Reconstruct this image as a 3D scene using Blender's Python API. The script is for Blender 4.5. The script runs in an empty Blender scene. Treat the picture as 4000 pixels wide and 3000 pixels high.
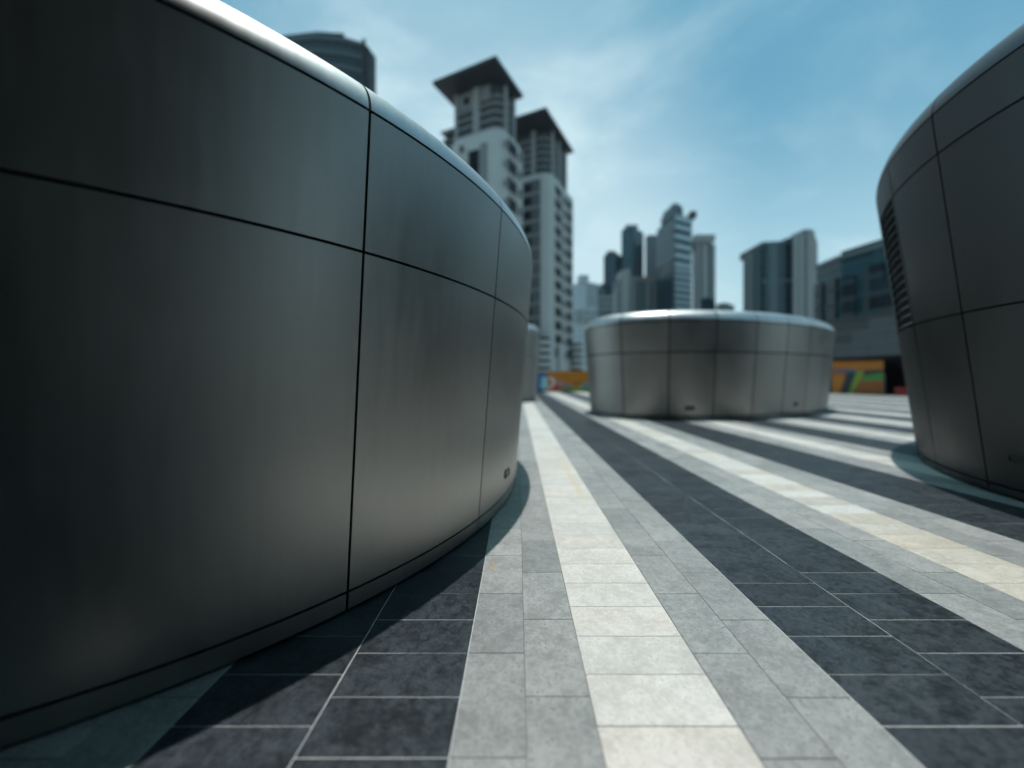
import bpy, math, random
import numpy as np
from mathutils import Vector

# ------------------------------------------------------------------ camera
H = 1.466                                   # eye height above the paving
F, CX, CY = 1583.0, 2023.0, 1480.0          # focal length / principal point on the 4000 px frame
scene = bpy.context.scene
col = scene.collection
cd = bpy.data.cameras.new('camera')
cam = bpy.data.objects.new('camera', cd)
col.objects.link(cam)
cam.location = (0, 0, H)
cam.rotation_euler = (math.radians(90), 0, 0)
cd.sensor_fit = 'HORIZONTAL'
cd.sensor_width = 36.0
cd.lens = F / 4000 * 36
cd.shift_x = (2000 - CX) / 4000
cd.shift_y = (CY - 1500) / 4000
cd.clip_start = 0.05
cd.clip_end = 6000
cd.dof.use_dof = True
cd.dof.focus_distance = 2.75
cd.dof.aperture_fstop = cd.lens / 1000 / 0.043
scene.camera = cam

# ------------------------------------------------------------------ light
SUN_EL, SUN_AZ = math.radians(85.5), math.radians(10)     # azimuth from +Y towards +X
world = bpy.data.worlds.new('World')
scene.world = world
world.use_nodes = True
wn, wl = world.node_tree.nodes, world.node_tree.links
wn.clear()
w_out = wn.new('ShaderNodeOutputWorld')
w_bg = wn.new('ShaderNodeBackground')
w_bg.inputs['Strength'].default_value = 0.15
sky = wn.new('ShaderNodeTexSky')
sky.sky_type = 'NISHITA'
sky.sun_disc = False
sky.sun_elevation = SUN_EL
sky.sun_rotation = SUN_AZ
sky.air_density = 1.0
sky.dust_density = 2.0
sky.ozone_density = 1.6
tint = wn.new('ShaderNodeMix'); tint.data_type = 'RGBA'; tint.blend_type = 'MULTIPLY'
tint.inputs[0].default_value = 1.0
tint.inputs[7].default_value = (0.50, 0.97, 0.87, 1)
wl.new(sky.outputs[0], tint.inputs[6])
# thin cloud veil laid on a flat layer overhead
tc = wn.new('ShaderNodeTexCoord')
sx = wn.new('ShaderNodeSeparateXYZ')
wl.new(tc.outputs['Generated'], sx.inputs[0])
def wmath(op, a, b=None):
    m = wn.new('ShaderNodeMath'); m.operation = op
    for i, v in enumerate((a, b)):
        if v is None: continue
        if isinstance(v, (int, float)): m.inputs[i].default_value = v
        else: wl.new(v, m.inputs[i])
    return m.outputs[0]
zz = wmath('ADD', wmath('MAXIMUM', sx.outputs['Z'], 0.0), 0.12)
cmb = wn.new('ShaderNodeCombineXYZ')
wl.new(wmath('DIVIDE', sx.outputs['X'], zz), cmb.inputs[0])
wl.new(wmath('DIVIDE', sx.outputs['Y'], zz), cmb.inputs[1])
cmb.inputs[2].default_value = 3.7
n1 = wn.new('ShaderNodeTexNoise')
n1.inputs['Scale'].default_value = 1.15
n1.inputs['Detail'].default_value = 7
n1.inputs['Roughness'].default_value = 0.62
n1.inputs['Distortion'].default_value = 0.5
wl.new(cmb.outputs[0], n1.inputs['Vector'])
rmp = wn.new('ShaderNodeMapRange')
rmp.interpolation_type = 'SMOOTHSTEP'
rmp.inputs['From Min'].default_value = 0.50
rmp.inputs['From Max'].default_value = 0.74
rmp.inputs['To Max'].default_value = 0.62
wl.new(n1.outputs['Fac'], rmp.inputs['Value'])
cl = wn.new('ShaderNodeMix'); cl.data_type = 'RGBA'
hz_ = wn.new('ShaderNodeMapRange')              # humid air: the veil thickens towards the horizon
hz_.interpolation_type = 'SMOOTHSTEP'
wl.new(sx.outputs['Z'], hz_.inputs['Value'])
for k_, v_ in (('From Min', -0.05), ('From Max', 0.60), ('To Min', 0.92), ('To Max', 0.0)):
    hz_.inputs[k_].default_value = v_
# a broad thin cloud bank stands over the skyline, clear sky to the sides
bk = wn.new('ShaderNodeVectorMath'); bk.operation = 'DOT_PRODUCT'
wl.new(tc.outputs['Generated'], bk.inputs[0])
bk.inputs[1].default_value = (-0.10, 0.952, 0.29)
bm = wn.new('ShaderNodeMapRange'); bm.interpolation_type = 'SMOOTHSTEP'
wl.new(bk.outputs['Value'], bm.inputs['Value'])
for k_, v_ in (('From Min', 0.80), ('From Max', 1.0), ('To Min', 0.0), ('To Max', 0.85)):
    bm.inputs[k_].default_value = v_
bank = wmath('MULTIPLY', bm.outputs[0], wmath('ADD', wmath('MULTIPLY', n1.outputs['Fac'], 1.5), 0.05))
wl.new(wmath('MINIMUM', wmath('ADD', wmath('ADD', wmath('MULTIPLY', rmp.outputs[0], 0.42), bank), hz_.outputs[0]), 0.97), cl.inputs[0])
wl.new(tint.outputs[2], cl.inputs[6])
cl.inputs[7].default_value = (4.15, 5.5, 6.0, 1)
wl.new(cl.outputs[2], w_bg.inputs['Color'])
wl.new(w_bg.outputs[0], w_out.inputs[0])

sd = bpy.data.lights.new('sun', 'SUN')
sd.energy = 3.7
sd.angle = math.radians(0.5)
sd.color = (1.0, 0.98, 0.955)
sun = bpy.data.objects.new('sun', sd)
col.objects.link(sun)
sdir = Vector((math.cos(SUN_EL) * math.sin(SUN_AZ), math.cos(SUN_EL) * math.cos(SUN_AZ), math.sin(SUN_EL)))
sun.rotation_euler = sdir.to_track_quat('Z', 'Y').to_euler()
sun.location = (0, 0, 60)

vs = scene.view_settings
vs.view_transform = 'Standard'
vs.look = 'None'
vs.exposure = 0.0
vs.gamma = 1.0
vs.use_curve_mapping = False
scene.render.engine = 'CYCLES'
scene.cycles.use_denoising = True
scene.cycles.max_bounces = 5
scene.cycles.glossy_bounces = 3
scene.cycles.diffuse_bounces = 3
scene.cycles.adaptive_threshold = 0.02

# ------------------------------------------------------------------ helpers
R = random.Random(11)

def tag(o, label=None, cat=None, group=None, kind=None):
    if label: o['label'] = label
    if cat: o['category'] = cat
    if group: o['group'] = group
    if kind: o['kind'] = kind
    return o

def obj(name, verts, faces, mat, parent=None, smooth=False):
    me = bpy.data.meshes.new(name)
    me.from_pydata([tuple(v) for v in verts], [], faces)
    if smooth:
        me.polygons.foreach_set('use_smooth', [True] * len(me.polygons))
    me.update()
    for m in (mat if isinstance(mat, (list, tuple)) else [mat]):
        me.materials.append(m)
    o = bpy.data.objects.new(name, me)
    col.objects.link(o)
    if parent: o.parent = parent
    return o

def empty(name, loc=(0, 0, 0)):
    o = bpy.data.objects.new(name, None)
    o.empty_display_size = 0.3
    o.location = loc
    col.objects.link(o)
    return o

class MB:
    """collects solids for one mesh, in coordinates relative to an origin"""
    def __init__(s, org=(0, 0, 0)):
        s.v, s.f, s.o = [], [], Vector(org)
    def prism(s, poly, z0, z1, top=None):
        # poly: list of (x, y), counter-clockwise; top: other polygon at z1
        n, b = len(poly), len(s.v)
        a = sum(poly[i][0] * poly[(i + 1) % n][1] - poly[(i + 1) % n][0] * poly[i][1] for i in range(n))
        if a < 0:
            poly = poly[::-1]
            if top: top = top[::-1]
        top = top or poly
        s.v += [(x - s.o.x, y - s.o.y, z0 - s.o.z) for x, y in poly]
        s.v += [(x - s.o.x, y - s.o.y, z1 - s.o.z) for x, y in top]
        s.f += [[b + i, b + (i + 1) % n, b + n + (i + 1) % n, b + n + i] for i in range(n)]
        s.f += [[b + i for i in range(n)][::-1], [b + n + i for i in range(n)]]
        return s
    def build(s, name, mat, parent=None, smooth=False):
        return obj(name, s.v, s.f, mat, parent, smooth)

# pixel of the 4000 px frame + distance -> metres
def PX(x, Y): return (x - CX) / F * Y
def PZ(y, Y): return H + (CY - y) / F * Y

# ------------------------------------------------------------------ materials
def new_mat(name):
    m = bpy.data.materials.new(name)
    m.use_nodes = True
    nt = m.node_tree
    b = nt.nodes['Principled BSDF']
    return m, nt.nodes, nt.links, b

def mth(nodes, links, op, a, b=None, c=None):
    m = nodes.new('ShaderNodeMath'); m.operation = op
    for i, v in enumerate((a, b, c)):
        if v is None: continue
        if isinstance(v, (int, float)): m.inputs[i].default_value = v
        else: links.new(v, m.inputs[i])
    return m.outputs[0]

def noise(nodes, links, vec, scale, detail=4, rough=0.55, dist=0.0):
    n = nodes.new('ShaderNodeTexNoise')
    n.inputs['Scale'].default_value = scale
    n.inputs['Detail'].default_value = detail
    n.inputs['Roughness'].default_value = rough
    n.inputs['Distortion'].default_value = dist
    if vec is not None: links.new(vec, n.inputs['Vector'])
    return n.outputs['Fac']

def mixc(nodes, links, fac, a, b, mode='MIX'):
    m = nodes.new('ShaderNodeMix'); m.data_type = 'RGBA'; m.blend_type = mode
    if isinstance(fac, (int, float)): m.inputs[0].default_value = fac
    else: links.new(fac, m.inputs[0])
    for i, v in ((6, a), (7, b)):
        if isinstance(v, (tuple, list)): m.inputs[i].default_value = (*v[:3], 1)
        else: links.new(v, m.inputs[i])
    return m.outputs[2]

def maprange(nodes, links, v, a, b, c, d, smooth=True):
    m = nodes.new('ShaderNodeMapRange')
    if smooth: m.interpolation_type = 'SMOOTHSTEP'
    links.new(v, m.inputs['Value'])
    for k, x in zip(('From Min', 'From Max', 'To Min', 'To Max'), (a, b, c, d)):
        m.inputs[k].default_value = x
    return m.outputs[0]

def plain(name, c, rough=0.6, metal=0.0, spec=0.5, var=0.12, scale=0.6):
    m, N, L, b = new_mat(name)
    g = N.new('ShaderNodeNewGeometry')
    n = noise(N, L, g.outputs['Position'], scale, 5)
    dark = tuple(x * (1 - var) for x in c); light = tuple(min(1, x * (1 + var)) for x in c)
    L.new(mixc(N, L, n, dark, light), b.inputs['Base Color'])
    b.inputs['Roughness'].default_value = rough
    b.inputs['Metallic'].default_value = metal
    b.inputs['Specular IOR Level'].default_value = spec
    return m

def stone(name, c_lo, c_hi, tints, pit, rough, stain=None):
    """honed stone paving: cloudy mottling, small pits, tone changes from slab to slab"""
    m, N, L, b = new_mat(name)
    g = N.new('ShaderNodeNewGeometry')
    oi = N.new('ShaderNodeObjectInfo')
    at = N.new('ShaderNodeAttribute'); at.attribute_name = 'piece_tone'
    rnd = mth(N, L, 'FRACT', mth(N, L, 'ADD', at.outputs['Fac'], mth(N, L, 'MULTIPLY', oi.outputs['Random'], 1.0)))
    wn_ = N.new('ShaderNodeTexWhiteNoise'); wn_.noise_dimensions = '1D'
    L.new(mth(N, L, 'MULTIPLY', rnd, 913.7), wn_.inputs['W'])
    # shift the pattern for every slab so that veins stop at the joints
    off = N.new('ShaderNodeVectorMath'); off.operation = 'MULTIPLY_ADD'
    L.new(wn_.outputs['Color'], off.inputs[0])
    off.inputs[1].default_value = (40, 40, 40)
    L.new(g.outputs['Position'], off.inputs[2])
    scl = N.new('ShaderNodeVectorMath'); scl.operation = 'SCALE'
    L.new(off.outputs[0], scl.inputs[0])
    L.new(mth(N, L, 'ADD', 0.65, mth(N, L, 'MULTIPLY', wn_.outputs['Value'], 0.8)), scl.inputs['Scale'])
    P = scl.outputs[0]
    big = noise(N, L, P, 3.2, 4, 0.62, 0.6)
    mid = noise(N, L, P, 17, 5, 0.70, 0.4)
    fine = noise(N, L, P, 48, 5, 0.78, 0.3)
    mixv = mth(N, L, 'ADD', mth(N, L, 'MULTIPLY', big, 0.30), mth(N, L, 'ADD', mth(N, L, 'MULTIPLY', mid, 0.40), mth(N, L, 'MULTIPLY', fine, 0.40)))
    colr = mixc(N, L, maprange(N, L, mixv, 0.445, 0.65, 0, 1), c_lo, c_hi)
    # slab tone
    rp = N.new('ShaderNodeValToRGB')
    rp.color_ramp.interpolation = 'LINEAR'
    e = rp.color_ramp.elements
    e[0].position = 0; e[0].color = (*tints[0], 1)
    e[1].position = 1; e[1].color = (*tints[-1], 1)
    for i, t in enumerate(tints[1:-1]):
        k = e.new((i + 1) / (len(tints) - 1)); k.color = (*t, 1)
    L.new(rnd, rp.inputs[0])
    colr = mixc(N, L, 1.0, colr, rp.outputs[0], 'MULTIPLY')
    # pits and short flaws
    vo = N.new('ShaderNodeTexVoronoi'); vo.feature = 'F1'
    vo.inputs['Scale'].default_value = 46
    L.new(P, vo.inputs['Vector'])
    pm = mth(N, L, 'MULTIPLY', mth(N, L, 'LESS_THAN', vo.outputs['Distance'], 0.22), mth(N, L, 'GREATER_THAN', mid, 0.52))
    colr = mixc(N, L, mth(N, L, 'MULTIPLY', pm, pit), colr, tuple(x * 0.45 for x in c_lo))
    vein = mth(N, L, 'ABSOLUTE', mth(N, L, 'SUBTRACT', noise(N, L, P, 5.5, 4, 0.7, 1.2), 0.5))
    vm = mth(N, L, 'MULTIPLY', maprange(N, L, vein, 0.0, 0.012, 1, 0), maprange(N, L, big, 0.5, 0.62, 0, pit))
    colr = mixc(N, L, mth(N, L, 'MULTIPLY', vm, 0.7), colr, tuple(x * 0.6 for x in c_lo))
    grime = noise(N, L, g.outputs['Position'], 0.7, 4, 0.6, 0.8)
    colr = mixc(N, L, maprange(N, L, grime, 0.42, 0.72, 0, 0.22), colr, tuple(x * 0.55 for x in c_lo))
    gum = N.new('ShaderNodeTexVoronoi'); gum.inputs['Scale'].default_value = 2.1
    gum.inputs['Randomness'].default_value = 1.0
    L.new(g.outputs['Position'], gum.inputs['Vector'])
    colr = mixc(N, L, maprange(N, L, gum.outputs['Distance'], 0.022, 0.034, 0.55, 0), colr, tuple(x * 0.5 for x in c_lo))
    if stain:                                # a rusty spill on the paving: (x, y, half width, half length, colour)
        for sx_, sy_, hw_, hl_, sc_, st_ in stain:
            sp = N.new('ShaderNodeSeparateXYZ'); L.new(g.outputs['Position'], sp.inputs[0])
            wob = noise(N, L, g.outputs['Position'], 7.0 / (hw_ * 12), 3, 0.6)
            dx = mth(N, L, 'DIVIDE', mth(N, L, 'ADD', mth(N, L, 'SUBTRACT', sp.outputs['X'], sx_), mth(N, L, 'MULTIPLY', mth(N, L, 'SUBTRACT', wob, 0.5), hw_ * 5)), hw_)
            dy = mth(N, L, 'DIVIDE', mth(N, L, 'SUBTRACT', sp.outputs['Y'], sy_), hl_)
            rr = mth(N, L, 'SQRT', mth(N, L, 'ADD', mth(N, L, 'MULTIPLY', dx, dx), mth(N, L, 'MULTIPLY', dy, dy)))
            colr = mixc(N, L, maprange(N, L, rr, 0.3, 1.1, st_, 0), colr, sc_)
    L.new(colr, b.inputs['Base Color'])
    L.new(maprange(N, L, mid, 0.3, 0.7, rough - 0.08, rough + 0.10, False), b.inputs['Roughness'])
    b.inputs['Specular IOR Level'].default_value = 0.36
    bp = N.new('ShaderNodeBump')
    bp.inputs['Strength'].default_value = 0.35
    bp.inputs['Distance'].default_value = 0.004
    L.new(mth(N, L, 'SUBTRACT', mixv, mth(N, L, 'MULTIPLY', pm, 0.35)), bp.inputs['Height'])
    L.new(bp.outputs[0], b.inputs['Normal'])
    return m

M_DARK = stone('slate_tile', (0.006, 0.009, 0.0115), (0.038, 0.049, 0.058), [(0.82, 0.82, 0.84), (1.0, 1.0, 1.0), (1.15, 1.15, 1.14), (0.9, 0.93, 0.97), (1.08, 1.08, 1.07)], 0.75, 0.50)
M_GREY = stone('grey_tile', (0.205, 0.209, 0.206), (0.335, 0.34, 0.335), [(0.86, 0.88, 0.88), (1.10, 1.09, 1.07), (0.94, 0.97, 0.97), (1.16, 1.13, 1.12), (0.80, 0.83, 0.83), (1.0, 1.0, 1.0)], 0.65, 0.55, [(-0.195, 3.17, 0.012, 0.16, (0.42, 0.26, 0.10), 0.75), (-0.165, 3.42, 0.014, 0.03, (0.42, 0.26, 0.10), 0.6)])
M_CREAM = stone('cream_tile', (0.46, 0.445, 0.415), (0.61, 0.592, 0.562), [(1.0, 1.0, 1.0), (0.93, 0.935, 0.94), (1.05, 1.04, 1.02), (1.0, 0.97, 0.935), (1.04, 1.04, 1.04), (0.97, 0.97, 0.96)], 0.45, 0.55, [(0.80, 6.2, 0.05, 1.9, (0.56, 0.43, 0.24), 0.55)])
M_BEIGE = stone('beige_tile', (0.39, 0.365, 0.32), (0.54, 0.51, 0.455), [(1.0, 1.0, 1.0), (1.05, 1.0, 0.95), (0.92, 0.93, 0.95), (1.08, 1.06, 1.03)], 0.45, 0.55)
M_GROUT_L = plain('pale_grout', (0.56, 0.58, 0.57), 0.8, var=0.45, scale=22)
M_GROUT_D = plain('grey_grout', (0.13, 0.135, 0.135), 0.85, var=0.3, scale=14)
M_GROUND = plain('concrete_ground', (0.30, 0.31, 0.31), 0.85, var=0.2, scale=0.15)

def metal_mat(name, c, rough):
    m, N, L, b = new_mat(name)
    g = N.new('ShaderNodeNewGeometry')
    oi = N.new('ShaderNodeObjectInfo')
    st = N.new('ShaderNodeMapping')
    st.inputs['Scale'].default_value = (5, 5, 0.5)
    L.new(g.outputs['Position'], st.inputs['Vector'])
    streak = noise(N, L, st.outputs[0], 3.0, 3, 0.6)
    cloud = noise(N, L, g.outputs['Position'], 1.3, 3, 0.55)
    grain = noise(N, L, g.outputs['Position'], 420, 2, 0.5)
    f = mth(N, L, 'ADD', mth(N, L, 'MULTIPLY', streak, 0.45), mth(N, L, 'MULTIPLY', cloud, 0.55))
    colr = mixc(N, L, maprange(N, L, f, 0.35, 0.65, 0, 1), tuple(x * 0.93 for x in c), tuple(x * 1.05 for x in c))
    tone = mth(N, L, 'ADD', 0.91, mth(N, L, 'MULTIPLY', oi.outputs['Random'], 0.18))
    tv = N.new('ShaderNodeCombineXYZ')
    for i in range(3): L.new(tone, tv.inputs[i])
    colr = mixc(N, L, 1.0, colr, tv.outputs[0], 'MULTIPLY')
    L.new(colr, b.inputs['Base Color'])
    b.inputs['Metallic'].default_value = 1.0
    r = mth(N, L, 'ADD', mth(N, L, 'MULTIPLY', mth(N, L, 'SUBTRACT', f, 0.4), 0.35), mth(N, L, 'MULTIPLY', grain, 0.10))
    L.new(mth(N, L, 'ADD', r, rough - 0.08), b.inputs['Roughness'])
    bp = N.new('ShaderNodeBump')
    bp.inputs['Strength'].default_value = 0.25
    bp.inputs['Distance'].default_value = 0.006
    L.new(mth(N, L, 'ADD', mth(N, L, 'MULTIPLY', cloud, 1.0), mth(N, L, 'MULTIPLY', grain, 0.03)), bp.inputs['Height'])
    L.new(bp.outputs[0], b.inputs['Normal'])
    return m

M_METAL = metal_mat('satin_metal_panel', (0.37, 0.357, 0.338), 0.45)
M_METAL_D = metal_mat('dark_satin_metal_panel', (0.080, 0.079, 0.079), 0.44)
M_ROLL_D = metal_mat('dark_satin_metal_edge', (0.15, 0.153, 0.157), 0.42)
M_ROLL = metal_mat('satin_metal_edge', (0.53, 0.527, 0.52), 0.41)
M_CORE = plain('black_backing', (0.006, 0.006, 0.006), 0.8, spec=0.2)
M_SLAT = metal_mat('dark_metal_slat', (0.20, 0.205, 0.21), 0.45)
M_FIX = plain('black_fitting', (0.012, 0.012, 0.013), 0.45)
M_FIX2 = plain('fitting_lens', (0.010, 0.011, 0.012), 0.3)
M_ROOFTOP = plain('kiosk_roof_membrane', (0.35, 0.36, 0.36), 0.7)

# ------------------------------------------------------------------ ground and paving
g0 = obj('ground', [(-900, -120, -0.05), (900, -120, -0.05), (900, 1300, -0.05), (-900, 1300, -0.05)], [(0, 1, 2, 3)], M_GROUND)
tag(g0, kind='structure')

PX0, PX1, PY0, PY1 = -14.0, 48.0, -9.0, 56.0
# repeating bands across the plaza (period 3 m): x start, width, kind, tile length, phase
COLS = [(-0.266, 0.3, 'G', 0.6, 0.369), (0.034, 0.3, 'G', 0.6, 0.072), (0.334, 0.6, 'C', 0.3, 0.211),
        (0.934, 0.3, 'G', 0.6, 0.365), (1.234, 0.3, 'G', 0.6, 0.065), (1.534, 0.6, 'D', 0.3, 0.211), (2.134, 0.6, 'D', 0.3, 0.068)]
TZ = 0.0
gv = {'D': ([], []), 'O': ([], [])}
tiles = []
k0, k1 = math.floor((PX0 - 0) / 3), math.ceil(PX1 / 3)
for k in range(k0, k1):
    for x0, w, kind, ln, ph in COLS:
        xa = x0 + 3 * k
        if xa < PX0 or xa + w > PX1: continue
        vv, ff = gv['D' if kind == 'D' else 'O']
        b = len(vv)
        e0 = 0.002 if (kind == 'D' and abs(x0 - 1.534) < 1e-6) else 0.0
        e1 = 0.002 if (kind == 'D' and abs(x0 - 2.134) < 1e-6) else 0.0
        vv += [(xa - e0, PY0, -0.0018), (xa + w + e1, PY0, -0.0018), (xa + w + e1, PY1, -0.0018), (xa - e0, PY1, -0.0018)] if kind == 'D' else \
              [(xa, PY0, -0.0042), (xa + w, PY0, -0.0042), (xa + w, PY1, -0.0042), (xa, PY1, -0.0042)]
        ff.append((b, b + 1, b + 2, b + 3))
        y = ph + ln * math.floor((PY0 - ph) / ln) + ln
        while y + ln <= PY1:
            kd = kind
            if kind == 'C' and k >= 1 and R.random() < (1.0 if y < 4.3 else 0.45 if y < 6 else 0.12): kd = 'B'
            tiles.append((xa, y, w, ln, kd))
            y += ln
plaza = obj('plaza_floor', gv['O'][0] + gv['D'][0],
            gv['O'][1] + [tuple(i + len(gv['O'][0]) for i in f) for f in gv['D'][1]], [M_GROUT_D, M_GROUT_L])
for i, p in enumerate(plaza.data.polygons):
    p.material_index = 0 if i < len(gv['O'][1]) else 1
tag(plaza, kind='structure')
# a mortar bed closes the edge of the raised paving sheet
bed = MB().prism([(PX0, PY0), (PX1, PY0), (PX1, PY1), (PX0, PY1)], -0.045, -0.012)
bed.build('mortar_bed', M_GROUT_D, plaza)

GAP = 0.0018                                 # half joint
def tile_mesh(w, ln, m):
    x, y, c = w / 2 - GAP, ln / 2 - GAP, 0.0012
    lo, hi = -0.008, 0.0
    v = [(-x, -y, lo), (x, -y, lo), (x, y, lo), (-x, y, lo),
         (-x, -y, hi - c), (x, -y, hi - c), (x, y, hi - c), (-x, y, hi - c),
         (-x + c, -y + c, hi), (x - c, -y + c, hi), (x - c, y - c, hi), (-x + c, y - c, hi)]
    f = [(0, 1, 5, 4), (1, 2, 6, 5), (2, 3, 7, 6), (3, 0, 4, 7), (4, 5, 9, 8), (5, 6, 10, 9), (6, 7, 11, 10), (7, 4, 8, 11), (8, 9, 10, 11)]
    me = bpy.data.meshes.new('tile')
    me.from_pydata(v, [], f); me.update(); me.materials.append(m)
    return me
TM = {'D': tile_mesh(0.6, 0.3, M_DARK), 'G': tile_mesh(0.3, 0.6, M_GREY), 'C': tile_mesh(0.6, 0.3, M_CREAM), 'B': tile_mesh(0.6, 0.3, M_BEIGE)}

# footprints of the kiosks are needed to know which slabs can be seen
KP = {'L': (-3.9141, 6.1883, 5.154, 3.8759, 1.6383), 'M': (9.48, 19.738, 7.237, 4.083, 0.618),
      'R': (12.513, 6.045, 7.105, 4.353, 0.485), 'B': (-3.3, 27.6, 4.6, 4.0, 0.3)}
def inside(P, x, y):
    cx, cy, a, b, r = P
    dx, dy = x - cx, y - cy
    u, v = math.cos(r) * dx + math.sin(r) * dy, -math.sin(r) * dx + math.cos(r) * dy
    return (u / a) ** 2 + (v / b) ** 2 < 1
def blocked(x, y):
    for k in ('L', 'R'):
        for i in range(1, 40):
            if inside(KP[k], x * i / 40, y * i / 40): return True
    return any(inside(KP[k], x, y) for k in KP)
score = []
for i, (x, y, w, ln, kind) in enumerate(tiles):
    a = 0.0
    xm, ym = x + w / 2, y + ln / 2
    if y > 0.9 and ym < 16 and abs(xm) < 18:
        q = [(CX + F * px / py, CY + F * H / py) for px, py in ((x, y), (x + w, y), (x + w, y + ln), (x, y + ln))]
        # clip roughly to the frame
        q = [(min(max(u, 0), 4000), min(v, 3000)) for u, v in q]
        a = abs(sum(q[j][0] * q[(j + 1) % 4][1] - q[(j + 1) % 4][0] * q[j][1] for j in range(4))) / 2
        if a > 0 and blocked(xm, ym): a = 0.0
    score.append(a)
near = set(sorted(range(len(tiles)), key=lambda i: -score[i])[:300])
V, FC, MI, TN = [], [], [], []
mi = {'D': 0, 'G': 1, 'C': 2, 'B': 3}
for i, (x, y, w, ln, kind) in enumerate(tiles):
    dz = R.uniform(-0.0005, 0.0005)
    if i in near:
        o = bpy.data.objects.new('tile', TM[kind])
        o.location = (x + w / 2 + R.uniform(-.0004, .0004), y + ln / 2 + R.uniform(-.0004, .0004), dz)
        o.rotation_euler = (R.uniform(-.0012, .0012), R.uniform(-.0012, .0012), R.uniform(-.0012, .0012))
        o.parent = plaza
        col.objects.link(o)
        continue
    b = len(V)
    xa, xb, ya, yb = x + GAP, x + w - GAP, y + GAP, y + ln - GAP
    V += [(xa, ya, dz), (xb, ya, dz), (xb, yb, dz), (xa, yb, dz), (xa, ya, -.008), (xb, ya, -.008), (xb, yb, -.008), (xa, yb, -.008)]
    FC += [(b, b + 1, b + 2, b + 3), (b + 4, b + 5, b + 1, b), (b + 5, b + 6, b + 2, b + 1), (b + 6, b + 7, b + 3, b + 2), (b + 7, b + 4, b, b + 3)]
    MI += [mi[kind]] * 5
    TN += [R.random()] * 5
ft = obj('tile_field', V, FC, [M_DARK, M_GREY, M_CREAM, M_BEIGE], plaza)
ft.data.polygons.foreach_set('material_index', MI)
att = ft.data.attributes.new('piece_tone', 'FLOAT', 'FACE')
att.data.foreach_set('value', TN)
tag(ft, kind='stuff')

# ------------------------------------------------------------------ kiosks
SKIN, SKIN_R = M_METAL, M_ROLL
class Plan:
    def __init__(s, P, n=6000):
        cx, cy, a, b, r = P
        t = np.linspace(0, 2 * np.pi, n + 1)
        c, q = math.cos(r), math.sin(r)
        x, y = a * np.cos(t), b * np.sin(t)
        nx, ny = np.cos(t) / a, np.sin(t) / b
        l = np.hypot(nx, ny); nx, ny = nx / l, ny / l
        s.p = np.c_[cx + c * x - q * y, cy + q * x + c * y]
        s.n = np.c_[c * nx - q * ny, q * nx + c * ny]
        s.s = np.r_[0, np.cumsum(np.hypot(*np.diff(s.p, axis=0).T))]
        s.len = s.s[-1]
    def at(s, u):
        u = u % s.len
        p = np.array([np.interp(u, s.s, s.p[:, i]) for i in (0, 1)])
        n = np.array([np.interp(u, s.s, s.n[:, i]) for i in (0, 1)])
        return p, n / np.hypot(*n)

def sheet(name, plan, org, sa, sb, prof, mat, parent, nu, depth=0.028):
    """one cladding panel: curved outer skin with its edges folded back.
    prof: list of (offset, z, normal_out, normal_z)"""
    nv = len(prof)
    v, f, nrm, ln = [], [], [], []
    pn = [plan.at(sa + (sb - sa) * i / nu) for i in range(nu + 1)]
    for o, z, a, c in prof:
        for p, n in pn:
            v.append((p[0] + n[0] * o - org[0], p[1] + n[1] * o - org[1], z - org[2]))
            nrm.append((n[0] * a, n[1] * a, c))
    W = nu + 1
    for j in range(nv - 1):
        for i in range(nu):
            f.append((j * W + i, j * W + i + 1, (j + 1) * W + i + 1, (j + 1) * W + i))
    nf = len(f)
    def rim(idx, flip):
        b = len(v)
        for k in idx:
            x, n = v[k], nrm[k]
            v.append(x)
        for k in idx:
            x, n = v[k], nrm[k]
            v.append((x[0] - n[0] * depth, x[1] - n[1] * depth, x[2] - n[2] * depth))
        m = len(idx)
        for i in range(m - 1):
            q = (b + i, b + m + i, b + m + i + 1, b + i + 1)
            f.append(q if flip else q[::-1])
    rim(list(range(W)), True)
    rim([(nv - 1) * W + i for i in range(W)], False)
    rim([j * W for j in range(nv)], False)
    rim([j * W + nu for j in range(nv)], True)
    o = obj(name, v, f, mat, parent)
    me = o.data
    me.polygons.foreach_set('use_smooth', [i < nf for i in range(len(me.polygons))])
    ls = []
    for p in me.polygons:
        for li in p.loop_indices:
            vi = me.loops[li].vertex_index
            ls.append(nrm[vi] if p.index < nf else tuple(p.normal))
    me.normals_split_custom_set(ls)
    return o

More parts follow.
